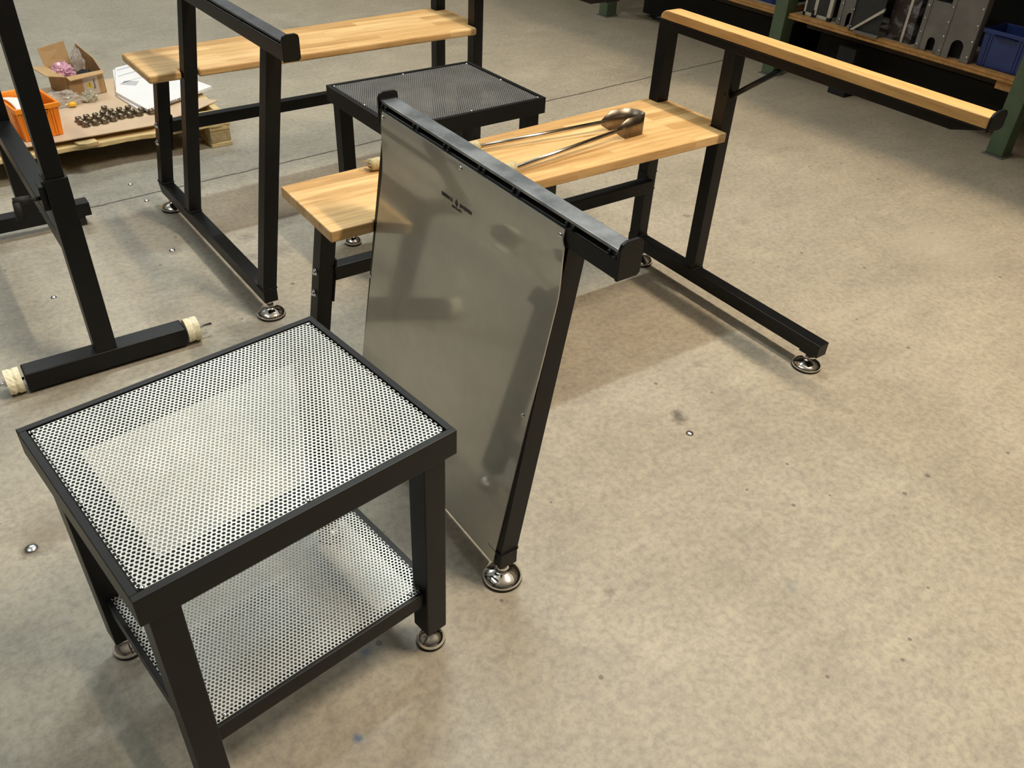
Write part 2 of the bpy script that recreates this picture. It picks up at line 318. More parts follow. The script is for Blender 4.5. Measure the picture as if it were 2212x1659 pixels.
def bench(x, y, yaw, label, group, aM, aL0, panel, strip_mat, strip_label):
    t = root('glassblowing_bench', x, y, yaw, label, 'bench', group)
    # seat board with notches for the posts
    pts = [(0, 0), (1.228, -0.067), (1.228, aRb+hb+0.001), (1.2745, aRb+hb+0.001), (1.2745, aRp-hb-0.003), (1.226, aRp-hb-0.003), (1.226, 0.270),
           (0.156, 0.270), (0.156, aM-hb-0.003), (0.104, aM-hb-0.003), (0.104, 0.270), (0, 0.270)]
    MB().prism(pts, lambda p, e: (p[0], p[1], H-T if e == 0 else H)).build('seat_board', M_seat, t, bevel=0.009, seg=5, label='wooden butcher block seat board')
    # right arm
    lb = MB().box(Sr-hb, Sr+hb, aRb-hb-0.004, aR1, zt-bW, zt); lb.build('foot_bar', M_black, t, bevel=0.002)
    MB().box(Sr-hb*0.9, Sr+hb*0.9, aR1-0.062, aR1-0.012, zt-bW-0.006, zt-bW).build('foot_block', M_black, t, bevel=0.001)
    p = MB().box(Sr-hb, Sr+hb, aRb-hb, aRb+hb, zt, 0.769); weld(p, Sr-hb, Sr+hb, aRb-hb, aRb+hb, zt+.001); p.build('post', M_black, t, bevel=0.002)
    p = MB().box(Sr-hb, Sr+hb, aRp-hb, aRp+hb, zt, 0.769); weld(p, Sr-hb, Sr+hb, aRp-hb, aRp+hb, zt+.001); p.build('post', M_black, t, bevel=0.002)
    rl = MB().prism([(aRb-hb, 0.768), (0.885, 0.768), (0.955, 0.788), (0.963, 0.7925), (aRb-hb, 0.7925)], lambda q, e: (Sr-hb if e == 0 else Sr+hb, q[0], q[1]))
    rl.box(Sr-0.030, Sr+0.030, aRb-hb-0.006, aR2-0.003, 0.7925, 0.7953)
    rl.build('arm_rail', M_black, t, bevel=0.001)
    z0, z1 = 0.7955, 0.8215
    prof = [(aR0-0.004, z0), (aR2-0.0045, z0), (aR2-0.0045, z1), (aR0+0.026, z1), (aR0+0.014, z1-.002), (aR0+0.005, z1-.007), (aR0-0.001, z1-.014)]
    MB().prism(prof, lambda q, e: (Sr-0.030 if e == 0 else Sr+0.024, q[0], q[1])).build('arm_rest', M_rail, t, bevel=0.003, seg=3, label='long wooden arm rest of the bench')
    cap = MB(); cw = [(-0.031, -0.032), (-0.031, 0.002), (-0.026, 0.009), (-0.012, 0.0125), (0.012, 0.0125), (0.022, 0.009), (0.028, 0.001), (0.028, -0.028), (0.018, -0.032)]
    cap.prism(cw, lambda q, e: (Sr+q[0], aR2-0.004+0.006*e, z1+q[1])); cap.build('end_cap', M_black, t, bevel=0.001)
    MB().rod((Sr-0.004, aRp+hb-0.004, 0.648), (Sr-0.004, 0.412, 0.780), 0.0075, 14).build('brace', M_black, t)
    MB().rod((Sr-0.0225, aRp+0.006, 0.655), (Sr-0.02, aRp+0.006, 0.655), 0.004, 12).build('brace_bolt', M_black, t)
    foot(t, Sr, aR1-0.036, zt-bW); foot(t, Sr, aRb+0.028, zt-bW)
    # left arm, leaning in towards the seat
    fb = MB().prism([(aB-hb-0.004, zt), (aB-hb-0.004, zt-0.015), (aB-hb+0.014, zt-bW), (aF+hb+0.001, zt-bW), (aF+hb+0.001, zt)], lambda q, e: (Sl-hb if e == 0 else Sl+hb, q[0], q[1]))
    fb.build('foot_bar', M_black, t, bevel=0.002)
    zr = HrL-0.058
    for (c, ztop) in ((aB, H-T-0.0005), (aM, zr+0.001), (aF, zr+0.001)):
        p = leanpost(MB(), c-hb, c+hb, zt, ztop); weld(p, Sl-hb, Sl+hb, c-hb, c+hb, zt+.001); p.build('post', M_black, t, bevel=0.002)
    foot(t, Sl, aF+0.002, zt-bW); foot(t, Sl, aB+0.026, zt-bW)
    # upper rail: hollow box, slit, metal strip on welded spacers, end plates
    gp = 0.0075 if panel else 0.0035      # slit under the strip
    MB().box(SrL-wr, SrL+wr, aL0+0.004, aL1-0.004, zr, HrL-0.0165-gp).build('arm_rail', M_black, t, bevel=0.002)
    for a in [q_ for q_ in (0.04, 0.16, 0.29, 0.418, 0.532, 0.650, 0.755, 0.900, 1.004) if q_ > aL0+.015 and (panel or q_ in (0.04, 0.418, 0.755, 1.004))]:
        sp = MB()
        sp.box(SrL-wr+0.004, SrL+wr-0.006, a-0.013, a+0.013, HrL-0.0165-gp, HrL-0.0165)
        for k in (-1, 1): sp.lathe([(0.001, -0.0042), (0.0044, -0.0015), (0.0040, 0.002), (0.001, 0.0045)], (SrL-wr+0.0035+(0 if panel else .002), a+k*0.008, HrL-0.0165-gp*0.55), 10)
        sp.build('welded_spacer', M_black, t)
    MB().box(SrL-wr+0.004, SrL+wr-0.001, aL0+0.004, aL1-0.004, HrL-0.0165, HrL-0.0105).build('top_strip', strip_mat, t, bevel=0.0008, label=strip_label)
    for a in (aL0-0.001, aL1-0.005):
        cw = [(-wr-0.001, -0.059), (-wr-0.001, -0.008), (-wr+0.003, 0.001), (-wr+0.011, 0.005), (wr-0.006, 0.005), (wr+0.002, 0.001), (wr+0.004, -0.006), (wr+0.004, -0.054), (wr-0.002, -0.059)]
        MB().prism(cw, lambda q, e: (SrL+q[0], a+0.006*e, HrL+q[1])).build('end_cap', M_black, t, bevel=0.001)
    # rear stretcher with bolted brackets
    q = lambda z: Sl+LEAN*(z-zt)
    MB().box(q(0.30)+hb, Sr-hb-0.003, -0.020, 0.016, 0.278, 0.317).build('stretcher', M_black, t, bevel=0.0015)
    MB().hexa([(q(.215)+hb, -0.03, .215), (q(.215)+hb+.005, -0.03, .215), (q(.215)+hb+.005, 0.012, .215), (q(.215)+hb, .012, .215)],
              [(q(.335)+hb, -0.03, .335), (q(.335)+hb+.005, -0.03, .335), (q(.335)+hb+.005, 0.012, .335), (q(.335)+hb, .012, .335)]).build('bracket', M_black, t, bevel=0.001)
    MB().box(Sr-hb-0.004, Sr-hb, aRb-0.018, aRb+0.032, 0.272, 0.322).build('bracket', M_black, t, bevel=0.001)
    for z in (0.241, 0.301):
        b = MB(); s = q(z)-hb
        b.lathe([(0.0105, 0), (0.0105, -0.0018), (0.008, -0.0025), (0.0075, -0.006), (0.005, -0.008)], (s, aB-0.001, z), 20, 's'); b.build('bolt', M_zinc, t, label='silver button head bolt')
        b = MB(); b.rod((Sr+hb, aRb, z+0.012), (Sr+hb+0.022, aRb, z+0.012), 0.0035); b.build('bolt', M_zinc, t)
    if panel:
        e = 0.0025
        def ps(z):                                    # the sheet follows the posts and kinks over the rail's side at the top
            lo = Sl-hb-0.0005+LEAN*(z-zt); k = max(0.0, min(1.0, (z-0.665)/0.135))
            return lo+(SrL-wr-0.0008-(Sl-hb-0.0005+LEAN*(0.80-zt)))*k*k*(3-2*k)/1.0
        sh = lambda z: 0.024*(z-0.07)/0.73
        def pp(a, z, d=0.0): return (ps(z)-d, a, z)
        nz, na = 48, 24; vs = []; fs = []
        for i in range(nz+1):
            z = 0.066+(0.8035-0.066)*i/nz
            for k in range(na+1): vs.append(pp(0.266+0.611*k/na+sh(z)-(0.006*k/na if z > .785 else 0), z, e/2))
        for i in range(nz):
            for k in range(na): b = i*(na+1)+k; fs.append((b, b+1, b+na+2, b+na+1))
        MB().add(vs, fs, True).build('side_panel', M_steel, t, solid=e, label='brushed stainless steel side panel').modifiers.new('split', 'EDGE_SPLIT').split_angle = R(35)
        for (a, z) in ((.296, .794), (.592, .794), (.888, .792), (.276, .428), (.873, .431), (.571, .080)):
            MB().lathe([(0.0046, 0), (0.0044, -0.0016), (0.0025, -0.0028)], pp(a, z, e), 14, 's').build('panel_screw', M_zinc, t)
        up = (ps(0.73)-ps(0.71), 0, 0.02); al = (0, 1, 0); Q = lambda a, z, d: (ps(z)-d, a, z)
        zl = 0.722
        for wd, sz, a, z in (('ESSEMCE', .0100, .5470, zl), ('SWEDEN', .0100, .6125, zl), ('SINCE 1977', .0066, .5810, zl-.0115)):
            text(wd, sz, basis(Q(a, z, e+0.0004), al, up), M_ink, 'logo_word', t)
        fl = [(.0006, .0085), (.0012, .0058), (.0036, .0038), (.0050, .0004), (.0044, -.0030), (.0022, -.0054), (0, -.0078), (-.0022, -.0054), (-.0044, -.0030), (-.0050, .0004), (-.0036, .0038), (-.0012, .0056)]
        MB().prism(fl, lambda p_, e_: Q(0.5808+p_[0], zl+p_[1], e+0.0005*e_)).build('logo_flame', M_ink, t)
    return t
bench(-0.570, 1.837, 36.935, 'glassblowing bench with shiny steel side panel and pale aluminium rail strip, nearest the viewer', None, 0.2865, 0.268, True, M_alu, 'scuffed pale aluminium top strip')
bench(-1.332, 2.783, 38.623, 'glassblowing bench with open black side frame, no steel panel, standing in front of the pallet', None, 0.262, 0.0, False, M_dalu, 'dark grey metal top strip')

# ------------------------------------------------------------------ step stools with perforated tops
def perf_mesh(W, D, x0, y0, cut=None):
    p = 0.0072; q = p*0.8660; r = 0.00250; mb = MB(); nx = int(W/p); ny = int(D/q); n = 12
    ring = [(r*math.cos(2*math.pi*i/n), r*math.sin(2*math.pi*i/n)) for i in range(n)]
    def sq(t):
        c, s = math.cos(t), math.sin(t); k = max(abs(c)/(p/2), abs(s)/(q/2)); return (c/k, s/k)
    a0 = math.atan2(q, p); outer = []
    angs = [2*math.pi*i/n for i in range(n)]
    corners = [a0, math.pi-a0, math.pi+a0, 2*math.pi-a0]
    for i in range(n):
        t = angs[i]
        j = min(range(4), key=lambda k_: abs(corners[k_]-t))
        outer.append(sq(corners[j]) if abs(corners[j]-t) < 0.21 else sq(t))
    vs = []; fs = []
    for j in range(ny):
        for i in range(nx-(j % 2)):
            cx = x0+(i+0.5+0.5*(j % 2))*p; cy = y0+(j+0.5)*q
            if cut and cut(cx-x0, cy-y0): continue
            b = len(vs)
            vs += [(cx+u, cy+v_, 0) for u, v_ in ring]; vs += [(cx+u, cy+v_, 0) for u, v_ in outer]
            fs += [(b+k, b+(k+1) % n, b+n+(k+1) % n, b+n+k) for k in range(n)]
    mb.add(vs, fs); return mb, nx*p, ny*q
def stool(x, y, yaw, W, D, label, group, pm, plabel, shelf=True, fr=0.0285):
    Hs, li, bs = 0.543, 0.013, 0.044
    t = root('step_stool', x, y, yaw, label, 'stool', group)
    ap = 0.049; rim = 0.012
    f = MB()
    f.box(0, W, 0, rim, Hs-ap, Hs); f.box(0, W, D-rim, D, Hs-ap, Hs); f.box(0, rim, rim, D-rim, Hs-ap, Hs); f.box(W-rim, W, rim, D-rim, Hs-ap, Hs)
    f.build('top_frame', M_black, t, bevel=0.0012)
    g = MB(); b0, b1 = rim, 0.056
    g.box(b0, W-b0, b0, b1, Hs-ap+.004, Hs-0.007); g.box(b0, W-b0, D-b1, D-b0, Hs-ap+.004, Hs-0.007); g.box(b0, b1, b1, D-b1, Hs-ap+.004, Hs-0.007); g.box(W-b1, W-b0, b1, D-b1, Hs-ap+.004, Hs-0.007)
    g.build('under_frame', M_black, t)
    mb, mx, my = perf_mesh(W-2*rim-.001, D-2*rim-.001, 0, 0)
    ox, oy = (W-mx)/2, (D-my)/2; mb.v = [(a+ox, b-oy, Hs-0.0028) for a, b, c in mb.v]
    mb.build('top_plate', pm, t, recalc=False, solid=0.0012, label=plabel)
    for (a, b) in ((.019, .019), (W/2, .017), (W-.019, .019), (.018, D/2), (W-.018, D/2), (.019, D-.018), (W/2, D-.018), (W-.019, D-.018)):
        MB().lathe([(0.0042, Hs-.0025), (0.0036, Hs-.0008), (0.0015, Hs+.0002)], (a, b, 0), 14).build('plate_screw', M_zinc, t)
    zb = 0.05
    for (a, b) in ((li, li), (W-li-bs, li), (li, D-li-bs), (W-li-bs, D-li-bs)):
        l = MB().box(a, a+bs, b, b+bs, zb, Hs-ap+.006).build('leg', M_black, t, bevel=0.002)
        foot(t, a+bs/2, b+bs/2, zb+.002, fr)
    if shelf:
        zs = 0.168; e0 = 0.020; e1 = 0.034; hh = 0.036
        s0, s1, d0, d1 = e0+.008, W-e0-.012, e0+.004, D-e0-.004
        g = MB(); k = 0.022
        # rails stop against the legs
        lw = li+bs
        g.box(lw, W-lw, d0, d0+k, zs-hh, zs); g.box(lw, W-lw, d1-k, d1, zs-hh, zs); g.box(s0-.004, s0-.004+k, lw, D-lw, zs-hh, zs); g.box(s1-k+.006, s1+.006, lw, D-lw, zs-hh, zs)
        for (a, b) in ((lw-.014, d0), (W-lw, d0), (lw-.014, d1-k), (W-lw, d1-k)): g.box(a, a+.014, b+.002, b+k-.002, zs-hh, zs-.001)
        g.build('shelf_frame', M_black, t, bevel=0.001)
        W2, D2 = s1-s0-.006, d1-d0-.012
        def cut(cx, cy):
            X, Y = cx+s0+.004, cy+d0+.006
            return (X < lw+.001 or X > W-lw-.001) and (Y < lw+.001 or Y > D-lw-.001)
        mb, mx, my = perf_mesh(W2, D2, 0, 0, cut); mb.v = [(a+s0+.004, b-d0-.006, zs+.0012) for a, b, c in mb.v]
        mb.build('shelf_plate', pm, t, recalc=False, solid=0.0012, label=plabel)
        for (a, b) in ((lw+.02, d1-.013), (W-lw-.02, d1-.013), (W/2, d0+.013), (W-.04, D-lw-.02), (W-.04, lw+.02)):
            MB().lathe([(0.0042, zs+.001), (0.0036, zs+.003), (0.0015, zs+.0038)], (a, b, 0), 14).build('plate_screw', M_zinc, t)
    return t
stool(-0.751, 0.951, 44.386, 0.517, 0.428, 'black steel stool with bright silver perforated top and matching lower shelf, in the foreground', None, M_perf, 'bright silver perforated metal plate')
stool(-0.631, 2.626, 38.557, 0.536, 0.430, 'black steel stool with dark perforated top, standing between the two benches', None, M_perfd, 'dark perforated metal plate', shelf=False)

# ------------------------------------------------------------------ roller stand at the left edge
def roller_stand():
    c = (0.24, -2.135); p = hall(*c); t = root('roller_stand', p.x, p.y, 37.5, 'tall black adjustable stand with cream rollers on its near foot, at the left edge', 'stand')
    # local s,a relative to front post
    MB().box(-0.205, 0.210, -0.028, 0.030, 0.010, 0.063).build('foot_bar', M_black, t, bevel=0.004, seg=3)
    rr = -0.915
    MB().box(-0.20, 0.185, rr-0.026, rr+0.026, 0.034, 0.082).build('foot_bar', M_black, t, bevel=0.003)
    for s in (0.145, -0.165):
        MB().box(s-0.018, s+0.018, rr-0.02, rr+0.02, 0.0, 0.034).build('rubber_block', M_rubber, t, bevel=0.002)
    MB().box(-0.026, 0.026, rr, -0.02, 0.350, 0.398).build('beam', M_black, t, bevel=0.002)
    for a in (0.0, rr):
        MB().box(-0.027, 0.027, a-0.026, a+0.026, 0.060 if a == 0 else 0.080, 0.552).build('sleeve', M_black, t, bevel=0.002)
        MB().box(-0.0215, 0.0215, a-0.021, a+0.021, 0.540, 1.33).build('post', M_black, t, bevel=0.002)
        k = MB(); k.box(-0.041, -0.027, a-0.017, a+0.017, 0.475, 0.535); k.build('clamp_block', M_black, t, bevel=0.002)
        h = MB(); h.rod((-0.041, a, 0.503), (-0.066, a, 0.503), 0.005); h.rod((-0.062, a-.002, 0.505), (-0.098, a-.002, 0.506), 0.0095, 14); h.rod((-0.092, a, 0.506), (-0.096, a+.004, 0.462), 0.009, 14)
        h.build('clamp_handle', M_rubber, t)
    for sx in (-1, 1):
        s0 = -0.212 if sx < 0 else 0.214
        m = MB(); prof = []
        n = 26; R0 = 0.0345
        for i in range(7):
            prof.append((R0*(0.985 if i in (0, 6) else 1.0)*(0.93 if i == 3 else 1), sx*i*0.036/6))
        vs = []; fs = []
        rnd = random.Random(3+sx)
        jit = [[1+rnd.uniform(-.035, .02) for _ in range(n)] for _ in range(7)]
        for i, (r, h_) in enumerate(prof):
            for k in range(n): tt = 2*math.pi*k/n; vs.append((s0+h_, r*jit[i][k]*math.cos(tt), 0.0365+r*jit[i][k]*math.sin(tt)))
        for j in range(6):
            for k in range(n): fs.append((j*n+k, j*n+(k+1) % n, (j+1)*n+(k+1) % n, (j+1)*n+k))
        fs += [tuple(range(n)), tuple(range(7*n-1, 6*n-1, -1))]
        m.add(vs, fs); w_ = m.build('roller', M_foam, t, label='cream coloured roller wheel')
        a = MB(); a.rod((s0-sx*0.006, 0, .0365), (s0+sx*0.075, 0, .0365), 0.004); a.rod((s0+sx*0.036, 0, .0365), (s0+sx*0.043, 0, .0365), 0.0085, 6, False); a.build('axle_bolt', M_zinc, w_)
    return t
roller_stand()

# ------------------------------------------------------------------ glass tongs lying on the near bench seat
def tongs():
    t = root('glass_tongs', -0.570, 1.837, 36.935, 'long steel glassblowing tongs with a bent blade, lying on the near bench seat', 'tongs')
    path = [(.898, .166), (.913, .166), (.932, .165), (.958, .164), (.985, .162), (.998, .160), (1.005, .154), (1.008, .140), (1.006, .122), (.998, .108), (.985, .100), (.962, .095), (.935, .093), (.918, .093), (.902, .095)]
    zc = 0.5865; m = MB(); vs = []; fs = []; n = len(path)
    for i, (s, a) in enumerate(path):
        e = min(i, n-1-i); hh = (0.008, 0.018, 0.0285, 0.0288)[min(e, 3)]
        vs += [(s, a, zc-hh), (s, a, zc+hh)]
    for i in range(n-1): fs.append((2*i, 2*i+2, 2*i+3, 2*i+1))
    m.add(vs, fs, True); m.build('blade', M_toolsteel, t, solid=0.0018, label='bent U shaped spring steel blade')
    def ln(p, q, r0, r1, name, mt):
        b = MB(); P_, Q = Vector(p), Vector(q)
        b.rod(P_, Q, r0, 16); return b.build(name, mt, t)
    r1 = ln((.912, .1635, zc), (.520, .2085, .572), 0.0056, 0.0070, 'rod', M_toolrod)
    r2 = ln((.915, .0945, zc), (.520, .0480, .572), 0.0056, 0.0070, 'rod', M_toolrod)
    for (p, q) in (((.524, .208, .5725), (.235, .236, .5725)), ((.524, .0475, .5725), (.225, .020, .5725))):
        b = MB(); P_, Q = Vector(p), Vector(q); d = (Q-P_); k = 40; u = Vector((0, 0, 1)); w_ = d.cross(u).normalized(); rnd = random.Random(5); vs = []; fs = []; n = 16
        for i in range(k+1):
            c = P_+d*(i/k); r = 0.0155+0.0008*math.sin(i*1.9)
            for j in range(n):
                tt = 2*math.pi*j/n; rr = r*(1+rnd.uniform(-.05, .05)); vs.append(tuple(c+u*rr*math.cos(tt)+w_*rr*math.sin(tt)))
        for i in range(k):
            for j in range(n): fs.append((i*n+j, i*n+(j+1) % n, (i+1)*n+(j+1) % n, (i+1)*n+j))
        fs += [tuple(range(n)), tuple(range((k+1)*n-1, k*n-1, -1))]
        b.add(vs, fs, True)
        for j in range(9):                    # frayed ends
            tt = 2*math.pi*j/9; e = Q+u*0.012*math.cos(tt)+w_*0.012*math.sin(tt); b.rod(e, e+d.normalized()*rnd.uniform(.006, .018)+u*rnd.uniform(-.002, .008)+w_*rnd.uniform(-.006, .006), 0.0011, 5)
            e = P_+u*0.012*math.cos(tt)+w_*0.012*math.sin(tt); b.rod(e, e-d.normalized()*rnd.uniform(.003, .010)+u*rnd.uniform(0, .006), 0.001, 5)
        b.build('handle', M_burlap, t, label='handle wrapped in frayed burlap tape')
tongs()

# ------------------------------------------------------------------ pallet and what lies on it
PZ = 0.130
def pallet():
    t = hroot('wooden_pallet', 0, 0, 0, 'rough pale wooden pallet behind the far bench, loaded with cardboard and parts', 'pallet')
    s0, s1, a0, a1 = -0.02, 1.105, -4.19, -3.492
    for (b, nm) in (((s0, s0+.09), 'r'), ((.50, .59), 'm'), ((s1-.09, s1), 'r')):
        MB().box(b[0], b[1], a0, a1-(.34 if nm == 'm' else 0), 0.0, 0.018).build('runner_board', M_pine, t, bevel=0.003)
        MB().box(b[0]+.002, b[1]-.002, a0, a1-(.06 if nm == 'm' else 0), PZ-.060, PZ-.041).build('bearer_board', M_pine, t, bevel=0.003)
        for a in (a1-.075, (a0+a1)/2-.04, a0+.003):
            if nm == 'm' and a > a1-.1: continue
            MB().box(b[0]+.002, b[1]-.002, a, a+.072, 0.018, PZ-.060).build('block', M_pine2, t, bevel=0.004)
    rnd = random.Random(2)
    for i in range(5):
        c = a0+.05+(a1-a0-.10)*i/4
        if i == 4:
            zd = PZ-.040
            pts = [(s0, c-.045)]; k = 46
            for j in range(k+1): pts.append((s0+(s1-s0)*j/k, c+.054+rnd.uniform(-.006, .005)))
            pts.append((s1, c-.045))
            MB().prism(pts, lambda p, e: (p[0], p[1], zd+.018*e)).build('deck_board', M_pine, t, bevel=0.002)
        elif i in (0, 2): MB().box(s0, s1, c-.045, c+.045, PZ-.041, PZ-.002).build('deck_board', M_pine, t, bevel=0.003)
    for (s, w_) in ((.50, .075), (.86, .09)):       # broken top slats showing at the front edge
        MB().prism([(s, -3.52), (s+w_, -3.52), (s+w_+.006, -3.478), (s+w_*.5, -3.470), (s+.01, -3.478)], lambda p, e: (p[0], p[1], PZ-.026+.014*e)).build('broken_slat', M_pine, t, bevel=0.001)
    MB().box(s1-.030, s1, a0, a1-.05, PZ-.041, PZ-.003).build('edge_board', M_pine, t, bevel=0.003)
    MB().box(s0, s1-.03, a1-.10, a1-.055, PZ-.022, PZ-.004).build('deck_board', M_pine, t, bevel=0.003)
    return t
pallet()
def hobj(o): o.rotation_euler = (0, 0, HY); return o
def flat(name, pts, z0, z1, m, label, cat, bend=None):
    mb = MB().prism(pts, lambda p, e: (p[0], p[1], z0+(z1-z0)*e)); return tag(hobj(mb.build(name, m, bevel=0.0008)), label, cat)
flat('cardboard_sheet', [(-.02, -3.515), (.42, -3.505), (.80, -3.510), (1.02, -3.610), (1.125, -3.672), (1.02, -3.80), (1.0, -4.17), (-.02, -4.17)], PZ-.001, PZ+.003, M_cardl, 'large flat brown cardboard sheet covering the pallet', 'cardboard')
CZ = PZ+.0035
flat('cardboard_sheet', [(-.02, -3.535), (.42, -3.522), (.80, -3.530), (.86, -3.56), (.86, -4.1), (-.02, -4.1)], PZ-.0018, PZ-.0012, M_card, 'second brown cardboard layer showing as a dark edge under the large sheet', 'cardboard')
def panels():
    flat('white_panel', [(.805, -3.668), (1.120, -3.815), (.965, -4.31), (.85, -4.265), (.770, -3.90)], CZ, CZ+.008, M_white, 'lower white panel lying on cardboard sheet on the pallet', 'panel')
    u = flat('white_panel', [(.822, -3.640), (1.150, -3.800), (1.00, -4.30), (.86, -4.25), (.772, -3.91)], CZ+.0085, CZ+.0205, M_white, 'upper white panel with grey printed marks and black lettering on its edge', 'panel')
    g = mat('grey_print', (0.55, 0.56, 0.60), 0.4)
    for (q) in ([(.812, -4.00), (.868, -3.955), (.898, -4.01), (.845, -4.045)], [(.835, -4.11), (.95, -4.16), (.95, -4.172), (.838, -4.122)], [(.855, -4.20), (.97, -4.245), (.97, -4.262), (.86, -4.215)], [(.83, -4.015), (.97, -4.075), (.97, -4.083), (.83, -4.022)]):
        MB().prism(q, lambda p, e: (p[0], p[1], CZ+.0206+.0003*e)).build('printed_mark', g, u)
    d = Vector((.328, -.160, 0)).normalized()
    text('REGULAR', 0.0150, basis((.955-.0004, -3.7043, CZ+.0142), d, (0, 0, 1)), M_ink, 'printed_word', u)
panels()

def bin_(s0, a1, z, ws, da, h, m, name, label, cat, flare=0.10, at=None):
    """Stackable plastic crate: tapered hollow body, thick rim, ribs and a grip lip"""
    t = hroot(name, *(at[:3] if at else (0, 0, 0)), label, cat, turn=at[3] if at else 0)
    f = flare*h; th = 0.004
    B = [(s0, a1-da), (s0+ws, a1-da), (s0+ws, a1), (s0, a1)]
    Tt = [(s0-f, a1-da-f), (s0+ws+f, a1-da-f), (s0+ws+f, a1+f), (s0-f, a1+f)]
    Bi = [(s0+th, a1-da+th), (s0+ws-th, a1-da+th), (s0+ws-th, a1-th), (s0+th, a1-th)]
    Ti = [(s0-f+th, a1-da-f+th), (s0+ws+f-th, a1-da-f+th), (s0+ws+f-th, a1+f-th), (s0-f+th, a1+f-th)]
    vs = [(*p, z) for p in B]+[(*p, z+h) for p in Tt]+[(*p, z+th) for p in Bi]+[(*p, z+h) for p in Ti]
    fs = [(0, 1, 2, 3), (8, 9, 10, 11)]
    for i in range(4): j = (i+1) % 4; fs += [(i, j, 4+j, 4+i), (8+i, 8+j, 12+j, 12+i), (4+i, 4+j, 12+j, 12+i)]
    MB().add(vs, fs).build('body', m, t, bevel=0.002)
    r = MB(); o_ = .006; zz = z+h
    for (a, b, c, d) in ((s0-f-o_, s0+ws+f+o_, a1+f, a1+f+o_), (s0-f-o_, s0+ws+f+o_, a1-da-f-o_, a1-da-f), (s0-f-o_, s0-f, a1-da-f, a1+f), (s0+ws+f, s0+ws+f+o_, a1-da-f, a1+f)): r.box(a, b, c, d, zz-.018, zz)
    r.build('rim', m, t, bevel=0.0015)
    for k in (0.10, 0.17, 0.83, 0.90):
        x = s0+ws*k; g = MB(); g.hexa([(x-.003, a1-.001, z+.004), (x+.003, a1-.001, z+.004), (x+.003, a1+.004, z+.004), (x-.003, a1+.004, z+.004)], [(x-.003, a1+f-.001, zz-.018), (x+.003, a1+f-.001, zz-.018), (x+.003, a1+f+.004, zz-.018), (x-.003, a1+f+.004, zz-.018)]); g.build('rib', m, t)
    for k in (0.12, 0.20, 0.80, 0.88):
        y = a1-da*k; g = MB(); g.hexa([(s0-.004, y-.003, z+.004), (s0+.001, y-.003, z+.004), (s0+.001, y+.003, z+.004), (s0-.004, y+.003, z+.004)], [(s0-f-.004, y-.003, zz-.018), (s0-f+.001, y-.003, zz-.018), (s0-f+.001, y+.003, zz-.018), (s0-f-.004, y+.003, zz-.018)]); g.build('rib', m, t)
        MB().prism([(s0+ws*.22, a1+f), (s0+ws*.78, a1+f), (s0+ws*.74, a1+f+.016), (s0+ws*.26, a1+f+.016)], lambda p, e: (p[0], p[1], zz-.024+.006*e)).build('grip_lip', m, t, bevel=0.001)
    return t
bin_(0, 0, 0, 0.138, 0.215, 0.126, M_orange, 'storage_crate', 'open orange plastic crate on the left front of the pallet', 'crate', flare=0.05, at=(0.345, -3.550, CZ, 9))
# white sheet standing in the crate
def crate_paper():
    m = MB(); n = 8; vs = []; fs = []
    for i in range(n+1):
        for j in range(n+1):
            u, v = i/n, j/n; vs.append((.004+.088*u+.02*v*(1-v), -.205+.198*v, .105+.018*math.sin(v*2.4+.3)+.003*math.sin(u*5)-.012*u))
    for i in range(n):
        for j in range(n): b = i*(n+1)+j; fs.append((b, b+1, b+n+2, b+n+1))
    m.add(vs, fs, True); o = m.build('paper_sheet', mat('white_paper', (.88, .86, .80), .5), solid=0.001); o.location = hall(.345, -3.550, CZ); o.rotation_euler = (0, 0, HY+R(9)); tag(o, 'white paper sheet stuffed into the orange crate', 'paper')
crate_paper()

def carton():
    t = hroot('cardboard_box', .676, -3.975, CZ, 'open brown cardboard box with a yellow warning label, on the pallet', 'box', turn=12)
    w_, d, h, th = .155, .190, .092, .003
    # local origin = middle of the label face bottom edge
    b = MB(); x0, x1 = -w_/2, w_/2
    b.box(x0, x1, -d, 0, 0, th); b.box(x0, x1, -th, 0, 0, h); b.box(x0, x1, -d, -d+th, 0, h); b.box(x0, x0+th, -d, 0, 0, h); b.box(x1-th, x1, -d, 0, 0, h)
    b.build('body', M_card, t)
    fl = lambda p: MB().prism([0, 1, 2, 3], lambda i, e: tuple(Vector(p[i])+Vector(p[4])*th*e)).build('flap', M_card, t)
    fl([(x0, 0, h), (x1, 0, h), (x1-.002, .030, h-.004), (x0+.004, .026, h-.010), (0, 0, 1)])                       # front
    fl([(x0, -d, h), (x0, 0, h), (x0-.070, -.02, h+.012), (x0-.072, -d+.04, h+.020), (0, 0, 1)])                        # left
    fl([(x0-.002, -d, h), (x1-.045, -d, h), (x1-.05, -d-.012, h+.088), (x0-.006, -d-.020, h+.072), (0, 1, 0)])          # back
    fl([(x1, -d, h), (x1, 0, h), (x1-.004, -.045, h+.044), (x1-.010, -d+.010, h+.078), (-1, 0, 0)])                    # right
    lb = MB().box(-.014, .050, 0, .0006, .002, h-.004).build('warning_label', M_paper, t)
    MB().prism([(-.004, .038), (.024, .030), (.016, .062)], lambda p, e: (p[0], .0007+.0003*e, p[1])).build('warning_triangle', M_yellow, lb)
    text('!', 0.020, basis((.0125, .0011, .044), (1, 0, 0), (0, 0, 1)), M_ink, 'warning_sign', lb)
    text('Warning', 0.0115, basis((.033, .0009, .046), (0, 0, -1), (1, 0, 0)), M_ink, 'warning_word', lb)
    return t
carton()
